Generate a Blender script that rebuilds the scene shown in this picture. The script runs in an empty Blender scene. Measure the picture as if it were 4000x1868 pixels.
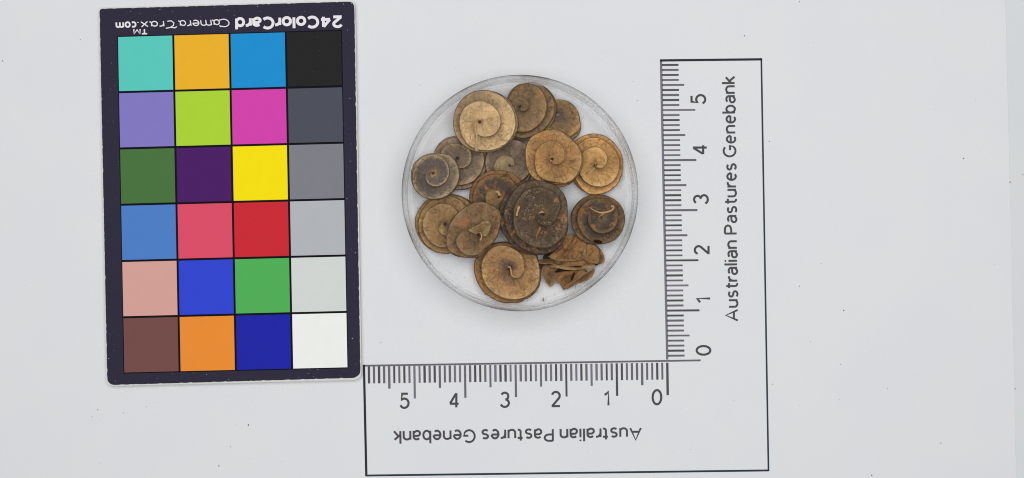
import bpy, bmesh, math, random
from mathutils import Vector, noise
from mathutils.bvhtree import BVHTree

# ------------------------------------------------------------------ camera, light, exposure
# 1 unit = 1 cm.  The camera looks straight down on a sheet of paper at z = 0.
H = 30.0                      # camera height over the paper
PX = 197.0                    # photograph pixels per centimetre on the paper
sc = bpy.context.scene
COL = sc.collection

cam_d = bpy.data.cameras.new("camera")
cam = bpy.data.objects.new("camera", cam_d)
COL.objects.link(cam)
cam.location = (0, 0, H)
cam_d.sensor_fit = 'HORIZONTAL'
cam_d.sensor_width = 36.0
cam_d.lens = 36.0 * H / (4000.0 / PX)
cam_d.clip_start = 0.5
cam_d.clip_end = 500
sc.camera = cam

world = bpy.data.worlds.new("World")
sc.world = world
world.use_nodes = True
bg = world.node_tree.nodes["Background"]
bg.inputs[0].default_value = (0.93, 0.97, 1.0, 1)
bg.inputs[1].default_value = 0.34


def area(name, loc, size, power, col=(1, 1, 1), aim=(0, 0, 0)):
    d = bpy.data.lights.new(name, 'AREA')
    d.shape = 'RECTANGLE'
    d.size, d.size_y = size
    d.energy = power
    d.color = col
    o = bpy.data.objects.new(name, d)
    COL.objects.link(o)
    o.location = loc
    o.rotation_euler = (Vector(aim) - Vector(loc)).to_track_quat('-Z', 'Y').to_euler()
    return o


area("ceiling_panel_lamp", (0.4, 6, 46), (42, 32), 17500, (1.0, 0.985, 0.965), (0.6, 0, 0))

sc.view_settings.view_transform = 'Standard'
sc.view_settings.look = 'None'
sc.view_settings.exposure = 0.0
sc.view_settings.gamma = 1.0
sc.cycles.pixel_filter_type = 'BLACKMAN_HARRIS'
sc.cycles.filter_width = 1.05
LUM = 0.96                    # light on a flat surface facing up

random.seed(7)
GROUP = "coiled seed pods lying in the dish"


# ------------------------------------------------------------------ helpers
def P(px, py, z=0.0):
    """point at height z seen at this pixel of the photograph"""
    k = (H - z) / H / PX
    return Vector(((px - 2000.0) * k, (934.0 - py) * k, z))


def lin(c, lum=LUM):
    out = []
    for v in c:
        v = v / 255.0
        v = v / 12.92 if v <= 0.04045 else ((v + 0.055) / 1.055) ** 2.4
        out.append(v / lum)
    k = min(1.0, 0.92 / max(out))          # keep the hue of very pale colours
    out = [v * k for v in out]
    return (*out, 1.0)


def link(name, me, mat=None, parent=None):
    o = bpy.data.objects.new(name, me)
    COL.objects.link(o)
    if mat is not None:
        for m in (mat if isinstance(mat, (list, tuple)) else [mat]):
            me.materials.append(m)
    if parent is not None:
        o.parent = parent
    return o


def mesh(name, verts, faces, uvs=None, smooth=False):
    me = bpy.data.meshes.new(name)
    me.from_pydata([tuple(v) for v in verts], [], faces)
    if uvs is not None:
        l = me.uv_layers.new(name="UVMap")
        for lp in me.loops:
            l.data[lp.index].uv = uvs[lp.vertex_index]
    if smooth:
        me.polygons.foreach_set("use_smooth", [True] * len(me.polygons))
    me.update()
    return me


def tag(o, label=None, cat=None, group=None, kind=None):
    if label: o["label"] = label
    if cat: o["category"] = cat
    if group: o["group"] = group
    if kind: o["kind"] = kind
    return o


def empty(name, loc):
    o = bpy.data.objects.new(name, None)
    o.empty_display_size = 0.2
    COL.objects.link(o)
    o.location = loc
    return o


def prism(pts, z0, z1):
    """closed slab over an outline given in world x,y (anticlockwise)"""
    n = len(pts)
    v = [(p[0], p[1], z1) for p in pts] + [(p[0], p[1], z0) for p in pts]
    f = [tuple(range(n)), tuple(range(2 * n - 1, n - 1, -1))]
    for i in range(n):
        j = (i + 1) % n
        f.append((i, n + i, n + j, j))
    return v, f


# ------------------------------------------------------------------ materials
def new_mat(name, rough=0.6, spec=0.3):
    m = bpy.data.materials.new(name)
    m.use_nodes = True
    nt = m.node_tree
    b = nt.nodes["Principled BSDF"]
    b.inputs["Roughness"].default_value = rough
    b.inputs["Specular IOR Level"].default_value = spec
    return m, nt, b


class N:
    """small node writer"""
    def __init__(s, nt):
        s.nt = nt

    def node(s, t, **kw):
        n = s.nt.nodes.new(t)
        for k, v in kw.items():
            setattr(n, k, v)
        return n

    def l(s, a, b):
        s.nt.links.new(a, b)

    def val(s, sock, v):
        if hasattr(v, 'is_output') or hasattr(v, 'node'):
            s.l(v, sock)
        else:
            sock.default_value = v

    def math(s, op, a, b=0.0, clamp=False):
        n = s.node('ShaderNodeMath', operation=op, use_clamp=clamp)
        s.val(n.inputs[0], a)
        s.val(n.inputs[1], b)
        return n.outputs[0]

    def step(s, x, a, b):
        n = s.node('ShaderNodeMapRange', interpolation_type='SMOOTHSTEP')
        s.val(n.inputs[0], x)
        n.inputs[1].default_value = a
        n.inputs[2].default_value = b
        return n.outputs[0]

    def mix(s, f, a, b):
        n = s.node('ShaderNodeMix', data_type='RGBA')
        s.val(n.inputs[0], f)
        s.val(n.inputs[6], a)
        s.val(n.inputs[7], b)
        return n.outputs[2]

    def noise(s, vec, scale, detail=4, rough=0.6, dist=0.0):
        n = s.node('ShaderNodeTexNoise')
        s.l(vec, n.inputs['Vector'])
        n.inputs['Scale'].default_value = scale
        n.inputs['Detail'].default_value = detail
        n.inputs['Roughness'].default_value = rough
        n.inputs['Distortion'].default_value = dist
        return n.outputs[0]


def plain(name, rgb, rough=0.6, spec=0.3, var=0.04, scale=8.0, speck=0.0, lum=LUM, bump=0.0):
    m, nt, b = new_mat(name, rough, spec)
    q = N(nt)
    co = q.node('ShaderNodeTexCoord').outputs['Object']
    c = lin(rgb, lum)
    n1 = q.noise(co, scale, 6, 0.65)
    dark = tuple(x * (1 - var * 2) for x in c[:3]) + (1,)
    light = tuple(min(x * (1 + var * 2), .95) for x in c[:3]) + (1,)
    col = q.mix(n1, dark, light)
    if speck:
        n2 = q.noise(co, 26, 2, 0.5)
        col = q.mix(q.math('MULTIPLY', q.step(n2, 0.70, 0.76), speck), col, (0.55, 0.54, 0.55, 1))
        n3 = q.noise(co, 19, 2, 0.5)
        col = q.mix(q.math('MULTIPLY', q.step(n3, 0.72, 0.78), speck), col, (0.03, 0.03, 0.03, 1))
    q.l(col, b.inputs['Base Color'])
    if bump:
        bp = q.node('ShaderNodeBump')
        bp.inputs['Strength'].default_value = 1.0
        bp.inputs['Distance'].default_value = bump
        q.l(q.noise(co, 34, 4), bp.inputs['Height'])
        q.l(bp.outputs[0], b.inputs['Normal'])
    return m


def paper_mat(name, rgb, seedoff=0.0):
    m, nt, b = new_mat(name, 0.82, 0.12)
    q = N(nt)
    co = q.node('ShaderNodeTexCoord').outputs['Object']
    c = lin(rgb)
    mp = q.node('ShaderNodeMapping')
    mp.inputs['Location'].default_value = (seedoff, seedoff, 0)
    q.l(co, mp.inputs[0])
    v = mp.outputs[0]
    big = q.noise(v, 0.45, 3, 0.55)
    fine = q.noise(v, 30, 3, 0.6)
    cool = tuple(a * k for a, k in zip(c[:3], (0.992, 0.995, 1.0))) + (1,)
    warm = tuple(min(a * k, .95) for a, k in zip(c[:3], (1.012, 1.008, 1.0))) + (1,)
    col = q.mix(q.step(big, 0.38, 0.62), cool, warm)
    col = q.mix(q.math('MULTIPLY', q.step(fine, 0.45, 0.8), 0.10), col, tuple(a * .80 for a in c[:3]) + (1,))
    q.l(col, b.inputs['Base Color'])
    bp = q.node('ShaderNodeBump')
    bp.inputs['Distance'].default_value = 0.004
    q.l(q.noise(v, 42, 4), bp.inputs['Height'])
    q.l(bp.outputs[0], b.inputs['Normal'])
    return m


def ink_mat(name, rgb, cover=0.5):
    """laser print: even grey ink with a faint grain"""
    return plain(name, rgb, 0.75, 0.12, 0.10, 30)


def pod_mat(name, core, mid, rim, low=None, low_at=(1.0, 1.6), patch=(165, 112, 60), pa=0.2,
            dark=(70, 58, 48), da=0.25, crust=0.0, core_w=0.35, rim_w=0.86, seed=0.0, vein=0.17, top=None, top_at=(0.6, 0.9)):
    m, nt, b = new_mat(name, 0.72, 0.22)
    q = N(nt)
    L = 0.75
    core, mid, patch, dark = [(c[0], c[1] * .985, c[2] * .985) for c in (core, mid, patch, dark)]
    rim = (rim[0] * 1.03, rim[1] * 1.01, rim[2] * 1.0)
    low = (low[0], low[1] * .985, low[2] * .985) if low else None
    tc = q.node('ShaderNodeTexCoord')
    mp = q.node('ShaderNodeMapping')
    mp.inputs['Location'].default_value = (seed * 3.1, seed * 1.7, seed * .9)
    q.l(tc.outputs['Object'], mp.inputs[0])
    co = mp.outputs[0]
    uv = q.node('ShaderNodeUVMap', uv_map="UVMap")
    sp = q.node('ShaderNodeSeparateXYZ')
    q.l(uv.outputs[0], sp.inputs[0])
    u, v = sp.outputs[0], sp.outputs[1]
    n_big = q.noise(co, 2.4, 4, 0.6, 0.6)
    n_mid = q.noise(co, 6.5, 6, 0.68, 0.8)
    n_fine = q.noise(co, 22, 5, 0.7)
    n_hi = q.noise(co, 60, 3, 0.6)
    vj = q.math('ADD', v, q.math('MULTIPLY', q.math('SUBTRACT', n_mid, 0.5), 0.45))
    col = q.mix(q.step(vj, 0.05, core_w + 0.1), lin(core, L), lin(mid, L))
    col = q.mix(q.math('MULTIPLY', q.step(vj, rim_w - 0.16, rim_w + 0.08), 0.85), col, lin(rim, L))
    if top is not None:
        col = q.mix(q.math('SUBTRACT', 1.0, q.step(q.math('ADD', u, q.math('MULTIPLY', q.math('SUBTRACT', n_big, .5), .2)), *top_at)), col, q.mix(q.step(v, .0, .8), lin(tuple(x * .8 for x in top), L), lin(top, L)))
    if low is not None:
        lf = q.step(q.math('ADD', u, q.math('MULTIPLY', q.math('SUBTRACT', n_big, .5), .5)), *low_at)
        lowr = q.mix(q.step(v, .76, .95), lin(tuple(x * .95 for x in low), L), lin(tuple(x * 1.2 for x in low), L))
        col = q.mix(q.math('MULTIPLY', lf, 0.9), col, lowr)
    # orange weathered patches and dark blotches
    pf = q.step(q.math('ADD', q.math('MULTIPLY', n_big, .45), q.math('MULTIPLY', n_mid, .55)), 0.64 - pa * .34, 0.72 - pa * .30)
    col = q.mix(q.math('MULTIPLY', pf, 0.8), col, lin(patch, L))
    n_b2 = q.noise(co, 4.1, 6, 0.72, 1.2)
    df = q.step(n_b2, 0.68 - da * .30, 0.80 - da * .26)
    col = q.mix(q.math('MULTIPLY', df, 0.75), col, lin(dark, L))
    col = q.mix(q.math('MULTIPLY', q.step(q.noise(co, 11, 5, .75, .5), .50, .66), .34), col, lin(tuple(x * .60 for x in mid), L))
    # broad uneven tone of the dry skin
    tone = q.step(q.noise(co, 3.3, 3, .55, .4), .34, .66)
    col = q.mix(q.math('MULTIPLY', q.math('SUBTRACT', 1.0, tone), .44), col, lin(tuple(x * .66 for x in mid), L))
    if crust:
        cm = q.math('MULTIPLY', q.step(n_b2, .50, .62), q.step(q.noise(co, 30, 3, .7), .53, .60))
        col = q.mix(q.math('MULTIPLY', cm, crust), col, lin((158, 136, 108), L))
    # veins: cells stretched along the radius
    cb = q.node('ShaderNodeCombineXYZ')
    q.l(q.math('ADD', q.math('MULTIPLY', u, 30.0), q.math('MULTIPLY', q.math('SUBTRACT', n_mid, .5), 3.2)), cb.inputs[0])
    q.l(q.math('ADD', q.math('MULTIPLY', v, 3.4), q.math('MULTIPLY', q.math('SUBTRACT', n_big, .5), 2.0)), cb.inputs[1])
    cb.inputs[2].default_value = seed
    vo = q.node('ShaderNodeTexVoronoi', feature='DISTANCE_TO_EDGE')
    vo.inputs['Scale'].default_value = 1.0
    q.l(cb.outputs[0], vo.inputs['Vector'])
    line = q.math('SUBTRACT', 1.0, q.step(vo.outputs['Distance'], 0.0, 0.06))
    line = q.math('MULTIPLY', line, q.step(n_b2, 0.36, 0.6))
    col = q.mix(q.math('MULTIPLY', line, q.math('ADD', vein * .35, q.math('MULTIPLY', q.step(v, .62, .9), vein * 1.4))), col, lin(tuple(x * .62 for x in mid), L))
    col = q.mix(q.math('MULTIPLY', q.step(v, .957, .985), .74), col, lin((74, 54, 38), L))  # dark suture edge, also painting in the shade of the gaps between coils
    # fine grain
    g = q.math('ADD', q.math('MULTIPLY', n_fine, 1.1), q.math('MULTIPLY', n_hi, .5))
    col = q.mix(q.math('MULTIPLY', q.step(g, 0.82, 1.12), 0.33), col, lin(tuple(min(255, x * 1.28) for x in mid), L))
    col = q.mix(q.math('MULTIPLY', q.math('SUBTRACT', 1.0, q.step(g, 0.52, 0.78)), 0.68), col, lin(tuple(x * .5 for x in mid), L))
    q.l(col, b.inputs['Base Color'])
    hgt = q.math('ADD', q.math('MULTIPLY', n_fine, .5), q.math('MULTIPLY', line, -.35))
    hgt = q.math('ADD', hgt, q.math('MULTIPLY', n_mid, .9))
    bp = q.node('ShaderNodeBump')
    bp.inputs['Distance'].default_value = 0.05
    bp.inputs['Strength'].default_value = 0.8
    q.l(hgt, bp.inputs['Height'])
    q.l(bp.outputs[0], b.inputs['Normal'])
    return m


# ------------------------------------------------------------------ setting: table and paper
M_TABLE = paper_mat("white_laminate", (210, 213, 215), 5.0)
M_PAPER = paper_mat("white_paper", (217, 218, 221))

table = link("tabletop", mesh("tabletop", [(-60, -50, -0.022), (60, -50, -0.022), (60, 50, -0.022), (-60, 50, -0.022)], [(0, 1, 2, 3)]), M_TABLE)
tag(table, "white tabletop showing as a narrow strip beyond the paper", kind="structure")

paper = empty("paper_sheet", (0, 0, 0))
tag(paper, "large white sheet of paper with a printed two armed centimetre scale", "paper sheet")
edge = []
a0, a1 = P(3926, -60), P(3972, 1928)
for i in range(61):
    t = i / 60
    p = a0.lerp(a1, t)
    edge.append((p.x + 0.012 * noise.noise(Vector((t * 40, 3, 0))) + 0.02 * noise.noise(Vector((t * 5, 9, 0))), p.y))
rx0 = P(3900, 0).x
# the right hand side of the sheet, then the far corners outside the picture
outl = [(-13.2, -9.5), (edge[-1][0] + .12, -9.5)] + [e for e in reversed(edge)] + [(edge[0][0] - .12, 8.5), (-13.2, 8.5)]
v, f = prism(outl, -0.018, 0.0)
sheet = link("sheet", mesh("sheet", v, f), M_PAPER, paper)

# ------------------------------------------------------------------ printed scale on the paper
INK_A = ink_mat("halftone_grey_ink", (104, 100, 107), 0.42)
INK_B = ink_mat("halftone_black_ink", (78, 76, 80), 0.50)
INK_C = ink_mat("halftone_violet_ink", (116, 111, 122), 0.42)
INK_T = ink_mat("caption_ink", (76, 74, 77), 0.50)
INK_L = plain("frame_line_ink", (26, 46, 58), 0.6, 0.2, 0.1, 12)
INK_K = plain("frame_dark_ink", (30, 32, 40), 0.6, 0.2, 0.1, 12)
ZI = 0.004


def strip_pts(pa, pb, w0, w1=None, z=ZI):
    w1 = w1 if w1 is not None else w0
    a, b = Vector(pa), Vector(pb)
    d = (b - a).normalized()
    n = Vector((-d.y, d.x))
    return [P(*(a - n * w0 / 2), z), P(*(b - n * w1 / 2), z), P(*(b + n * w1 / 2), z), P(*(a + n * w0 / 2), z)]


def strips(name, lines, mat, parent):
    vs, fs = [], []
    for i, (a, b, w) in enumerate(lines):
        q = strip_pts(a, b, w, z=ZI + 0.0006 * i)
        k = len(vs)
        vs += q
        fs.append((k, k + 3, k + 2, k + 1))
    return link(name, mesh(name, vs, fs), mat, parent)


ruler = strips("printed_scale", [((2974, 232), (3002, 1841), 6.5), ((1431, 1858), (3002, 1838), 7.5)], INK_L, paper)
ruler["label"] = "L shaped printed centimetre scale with thin dark frame"
strips("frame_line", [((1421.5, 1425), (1431, 1861), 9)], INK_K, ruler)
strips("frame_line", [((2578, 236.5), (2977, 232), 9)], INK_K, ruler)
strips("base_line", [((1424, 1429), (2737, 1408), 7)], INK_A, ruler)
strips("base_line", [((2582, 238), (2606.5, 1405), 9)], INK_C, ruler)
for mm in range(0, 60):
    # lower arm, zero at its right end
    t = mm / 59.8
    bx, by = 2606.5 + (1425 - 2606.5) * t, 1414 + (1429.5 - 1414) * t
    ln = 130 if mm % 10 == 0 else (90 if mm % 5 == 0 else 69)
    mt = random.choice([INK_A, INK_A, INK_B, INK_C])
    w = random.uniform(7.5, 9.5)
    strips("tick_mark", [((bx, by + 3), (bx + ln * 0.014, by + ln), w)], mt, ruler)
    # right arm, zero at its foot
    bx, by = 2606.5 + (2582 - 2606.5) * mm / 59.8, 1409.5 - 19.58 * mm
    ln = 130 if mm % 10 == 0 else (89 if mm % 5 == 0 else 68)
    w = random.uniform(6.5, 8.5)
    if mm:
        strips("tick_mark", [((bx + 3, by), (bx + ln, by - ln * 0.008), w)], mt, ruler)


def arc(cx, cy, rx, ry, a0, a1, n=10):
    return [(cx + rx * math.cos(math.radians(a0 + (a1 - a0) * i / n)), cy + ry * math.sin(math.radians(a0 + (a1 - a0) * i / n))) for i in range(n + 1)]


GLYPH = {
    'A': (.70, [[(0, 0), (.35, 1), (.70, 0)], [(.13, .32), (.57, .32)]]),
    'u': (.44, [[(0, .72), (0, .25)] + arc(.22, .24, .22, .23, 180, 350) + [(.44, .3)], [(.44, .72), (.44, 0)]]),
    'n': (.44, [[(0, .72), (0, 0)], [(0, .40)] + arc(.22, .48, .22, .23, 170, 0) + [(.44, 0)]]),
    'm': (.76, [[(0, .72), (0, 0)], [(0, .42)] + arc(.19, .51, .19, .20, 170, 0) + [(.38, 0)], [(.38, .42)] + arc(.57, .51, .19, .20, 170, 0) + [(.76, 0)]]),
    's': (.38, [arc(.20, .535, .18, .175, 35, 270, 10)[:-1] + arc(.19, .18, .19, .18, 90, -145, 10)]),
    't': (.27, [[(.13, .93), (.13, .2)] + arc(.28, .18, .15, .17, 180, 285, 6), [(0, .70), (.33, .70)]]),
    'r': (.22, [[(0, .72), (0, 0)], [(0, .40), (.07, .58), (.17, .68), (.30, .70)]]),
    'a': (.42, [[(.05, .63)] + arc(.22, .51, .20, .20, 120, 0, 8) + [(.42, 0)], [(.42, .42), (.24, .42)] + arc(.19, .21, .19, .21, 90, 290, 10) + [(.42, .16)]]),
    'l': (.02, [[(.01, 1.06), (.01, 0)]]),
    'i': (.02, [[(.01, .72), (.01, 0)], [(.01, .92), (.01, 1.03)]]),
    'P': (.54, [[(0, 0), (0, 1)], [(0, .98), (.28, .98)] + arc(.28, .72, .26, .26, 80, -80, 8) + [(.28, .45), (0, .45)]]),
    'e': (.46, [[(.03, .39), (.46, .39)], arc(.235, .36, .23, .36, 5, 310, 14)]),
    'G': (.70, [arc(.37, .5, .37, .5, 48, 325, 16) + [(.70, .13), (.70, .46), (.42, .46)]]),
    'b': (.46, [[(0, 1.06), (0, 0)], arc(.23, .36, .23, .36, 180, -180, 18)]),
    'd': (.46, [[(.46, 1.06), (.46, 0)], arc(.23, .36, .23, .36, 0, 360, 18)]),
    'k': (.42, [[(0, 1.06), (0, 0)], [(.39, .72), (.02, .33)], [(.13, .43), (.42, 0)]]),
    'o': (.48, [arc(.24, .36, .24, .36, 90, 450, 20)]),
    'c': (.40, [arc(.24, .36, .24, .36, 50, 310, 14)]),
    'C': (.62, [arc(.36, .5, .36, .5, 45, 315, 16)]),
    'T': (.62, [[(0, .98), (.62, .98)], [(.31, .98), (.31, 0)]]),
    'M': (.74, [[(0, 0), (.02, 1), (.37, .12), (.72, 1), (.74, 0)]]),
    '.': (.06, [[(.03, 0), (.03, .10)]]),
    '0': (.54, [arc(.27, .5, .27, .5, 90, 450, 22)]),
    '1': (.26, [[(0, .74), (.13, .83), (.24, 1), (.24, 0)]]),
    '2': (.54, [arc(.27, .73, .25, .27, 165, -35, 12) + [(.06, .06)], [(.0, .03), (.54, .03)]]),
    '3': (.52, [arc(.24, .75, .23, .25, 155, -80, 12), arc(.24, .27, .27, .27, 80, -160, 12)]),
    '4': (.58, [[(.43, 0), (.43, 1)], [(.41, .98), (.02, .28)], [(0, .26), (.58, .26)]]),
    '5': (.53, [[(.48, .98), (.12, .98), (.05, .50)] + arc(.26, .33, .27, .32, 125, -155, 14)]),
    # hand drawn letters of the maker's name
    'alpha': (.46, [arc(.2, .33, .2, .33, 50, 410, 14), [(.42, .66), (.38, .15), (.52, .02)]]),
    'curl_c': (.80, [[(.80, .80), (.74, .98)] + arc(.42, .5, .42, .5, 60, 300, 16) + [(.78, .10)]]),
    'curl_t': (.80, [[(-.05, .82), (.12, .98), (.45, .90), (.85, 1.02)], [(.50, .92), (.22, .66), (.16, .30), (.36, .02), (.66, .08)]]),
    'x': (.44, [[(0, .70), (.44, 0)], [(.44, .72), (0, -.02)]]),
}


def ribbon(pts, w, vs, fs, z, place):
    """flat band of width w along a path given in photograph pixels, with mitred joints"""
    P2 = [Vector(p) for p in pts]
    closed = (P2[0] - P2[-1]).length < 1e-4
    k0 = len(vs)
    n = len(P2)
    for i, p in enumerate(P2):
        a = P2[i - 1] if i else (P2[-2] if closed else None)
        b_ = P2[i + 1] if i < n - 1 else (P2[1] if closed else None)
        d0 = (p - a).normalized() if a is not None else (b_ - p).normalized()
        d1 = (b_ - p).normalized() if b_ is not None else d0
        n0, n1 = Vector((-d0.y, d0.x)), Vector((-d1.y, d1.x))
        m = n0 + n1
        m = m / max(.9, m.length_squared / 2) if m.length > .05 else n0
        for sg in (1, -1):
            q = p + m * (w / 2 * sg)
            vs.append(place(q.x, q.y, z))
    for i in range(n - 1):
        a = k0 + 2 * i
        fs.append((a, a + 1, a + 3, a + 2))


def lettering(name, s, origin, U, V, z, mat, parent, width=8.0, gap=.20, place=None, split=False):
    """stroke lettering whose box fills origin + U (reading direction) + V (up the letters), in photograph pixels"""
    place = place or P
    items, x = [], 0.0
    glyphs = s if isinstance(s, list) else list(s)
    for ch in glyphs:
        if ch == ' ':
            x += .30
            items.append(None)
            continue
        wd, st = GLYPH[ch]
        items.append([[(x + a, b_) for a, b_ in path] for path in st])
        x += wd + gap
    allp = [p for it in items if it for path in it for p in path]
    x0, x1 = min(p[0] for p in allp), max(p[0] for p in allp)
    y0, y1 = min(p[1] for p in allp), max(p[1] for p in allp)
    Uv, Vv, O = Vector(U), Vector(V), Vector(origin)
    # keep the outer edge of the strokes inside the box
    hu, hv = width / 2 / Uv.length, width / 2 / Vv.length
    words_, cur = [], []
    for it in items + [None]:
        if it is None and cur:
            words_.append(cur)
            cur = []
        elif it is not None:
            cur.append(it)
    if not split:
        words_ = [[g for w_ in words_ for g in w_]]
    out = []
    for w_ in words_:
        vs, fs, zz = [], [], z
        for g in w_:
            for path in g:
                pp = []
                for a, b_ in path:
                    ua = hu + (a - x0) / (x1 - x0) * (1 - 2 * hu)
                    vb = hv + (b_ - y0) / (y1 - y0) * (1 - 2 * hv)
                    pp.append(O + Uv * ua + Vv * vb)
                ribbon(pp, width, vs, fs, zz, place)
                zz += .0004
        out.append(link(name, mesh(name, vs, fs), mat, parent))
    return out[0]


for s, cx, cy, w in (("5", 1580, 1566, 40), ("4", 1774, 1564, 43), ("3", 1972, 1562, 40), ("2", 2171, 1559, 41), ("1", 2369, 1556, 24), ("0", 2566, 1552, 42)):
    lettering("numeral", s, (cx - w / 2, cy + 32), (w, 0), (0.5, -64), ZI, INK_T, ruler, 8.6)
for s, cx, cy, w in (("5", 2728, 388, 41), ("4", 2734, 585, 43), ("3", 2738, 779, 41), ("2", 2741, 977, 41), ("1", 2747, 1174, 24), ("0", 2748, 1369, 42)):
    lettering("numeral", s, (cx + 31, cy + w / 2), (0, -w), (-62, 0), ZI, INK_T, ruler, 8.6)
lettering("caption", "Australian Pastures Genebank", (2507, 1668), (-972, 13), (0.7, 57), ZI, INK_T, ruler, 7.8, .22, split=True)
lettering("caption", "Australian Pastures Genebank", (2886, 1256), (-13, -960), (-57, 0.5), ZI, INK_T, ruler, 7.8, .22, split=True)

# ------------------------------------------------------------------ colour card
CORE = plain("card_core_cream", (208, 205, 199), 0.8, 0.15, 0.04)
CARD = plain("card_black_print", (46, 43, 60), 0.7, 0.08, 0.08, 14, 0.14)
GAP = plain("card_gap_black", (20, 17, 26), 0.75, 0.05, 0.05)
WHITE = plain("card_white_lettering", (226, 222, 226), 0.7, 0.2, 0.04)

card = empty("colour_card", P(900, 750, 0))
tag(card, "dark bordered colour checker card with twenty four patches lying on the paper", "colour card")
card_base = Vector(card.location)


def cl(v):                     # world -> card local
    return Vector(v) - card_base


def rounded(corners, r, seg, jit, seed, step=14):
    """rounded outline in pixels through four corners (clockwise on screen), worn by jit pixels"""
    pts = []
    n = len(corners)
    for i in range(n):
        c = Vector(corners[i])
        pv = (Vector(corners[i - 1]) - c).normalized()
        nx = (Vector(corners[(i + 1) % n]) - c).normalized()
        ra = r[i]
        for k in range(seg + 1):
            t = k / seg
            a, b_ = c + pv * ra, c + nx * ra
            pts.append((a.lerp(c, t)).lerp(c.lerp(b_, t), t))
        a, b_ = c + nx * ra, Vector(corners[(i + 1) % n])
        b_ = b_ + (c - b_).normalized() * r[(i + 1) % n]
        m = int((b_ - a).length / step)
        for k in range(1, m):
            pts.append(a.lerp(b_, k / m))
    out = []
    for i, p in enumerate(pts):
        a, b_ = pts[i - 1], pts[(i + 1) % len(pts)]
        d = (b_ - a)
        d = d.normalized() if d.length else Vector((1, 0))
        nrm = Vector((-d.y, d.x))            # inward for a clockwise-on-screen outline
        h = noise.noise(Vector((i * .37, seed, 0))) + .6 * noise.noise(Vector((i * 1.3, seed + 4, 0)))
        w = max(0.0, h) * jit
        out.append(p + nrm * w)
    return out


c_out = [(387, 31), (1387, 3), (1413, 1484), (416, 1509)]
zt = 0.14
body_px = rounded(c_out, (14, 26, 30, 28), 5, 1.2, 1.0)
pts = [cl(P(p.x, p.y, zt)) for p in body_px]
pts.reverse()
vv, ff = prism(pts, 0.004, zt)
link("card_core", mesh("card_core", vv, ff), CORE, card)
c_in = [(388.5, 34.5), (1384, 6), (1408.5, 1476), (419, 1505)]
ink_px = rounded(c_in, (14, 26, 34, 32), 6, 3.4, 8.0, 7)
pts = [cl(P(p.x, p.y, zt + .004)) for p in ink_px]
pts.reverse()
link("card_print", mesh("card_print", pts, [tuple(range(len(pts)))]), CARD, card)

gTL, gTR, gBR, gBL = Vector((461, 145)), Vector((1332, 121)), Vector((1357, 1435)), Vector((486, 1455.5))


def gq(a, b_):
    return gTL.lerp(gTR, a).lerp(gBL.lerp(gBR, a), b_)


def quad(u0, u1, v0, v1, z):
    return [cl(P(*gq(u, v), z)) for u, v in ((u0, v1), (u1, v1), (u1, v0), (u0, v0))]


link("patch_border", mesh("patch_border", quad(-.004, 1.004, -.003, 1.003, zt + .007), [(0, 1, 2, 3)]), GAP, card)
rows = [
    [("teal", (88, 196, 184)), ("amber", (230, 172, 42)), ("sky blue", (30, 138, 202)), ("black", (37, 37, 38))],
    [("lavender", (128, 118, 190)), ("lime", (168, 206, 54)), ("magenta", (206, 66, 168)), ("charcoal grey", (76, 78, 90))],
    [("olive green", (73, 113, 62)), ("dark purple", (74, 30, 98)), ("yellow", (248, 225, 16)), ("mid grey", (124, 124, 132))],
    [("cornflower blue", (77, 124, 194)), ("rose", (216, 77, 102)), ("red", (198, 42, 52)), ("light grey", (174, 177, 182))],
    [("salmon pink", (208, 158, 149)), ("royal blue", (50, 69, 204)), ("green", (80, 171, 87)), ("pale grey", (205, 210, 206))],
    [("brown", (115, 76, 72)), ("orange", (230, 138, 52)), ("navy blue", (32, 38, 162)), ("white", (233, 234, 230))],
]
gw, gh = 8.2 / 871, 8.4 / 1312
pw, ph = (1 - 3 * gw) / 4, (1 - 5 * gh) / 6
for r in range(6):
    for c in range(4):
        nm, rgb = rows[r][c]
        u0, v0 = c * (pw + gw), r * (ph + gh)
        m = plain("patch_" + nm.replace(" ", "_"), rgb, 0.7, 0.06, 0.02, 5, 0.06)
        o = link("colour_patch", mesh("colour_patch", quad(u0, u0 + pw, v0, v0 + ph, zt + .010), [(0, 1, 2, 3)]), m, card)
        o["label"] = nm + " square patch"


def card_text(name, s, origin, U, V, **kw):
    return lettering(name, s, origin, U, V, zt + .013, WHITE, card, place=lambda x, y, z: cl(P(x, y, z)), **kw)


card_text("lettering", "24ColorCard", (1340, 59), (-422, 8.5), (1, 53), width=11, gap=.21)
card_text("lettering", ["curl_c"], (894, 73), (-42, 1), (5, 33), width=4)
card_text("lettering", ["alpha", "m", "e", "r", "alpha"], (857, 75), (-163, 4), (4, 25), width=4.2, gap=.16)
card_text("lettering", ["curl_t"], (690, 79), (-48, 1), (4, 33), width=4)
card_text("lettering", ["r", "alpha", "x"], (640, 80), (-92, 3), (3, 25), width=4.4, gap=.2)
card_text("lettering", ".com", (542, 83), (-91, 2), (1, 25), width=6.5, gap=.24)
card_text("lettering", "TM", (577, 111), (-57, 1), (0.5, 24), width=5.5)
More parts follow.
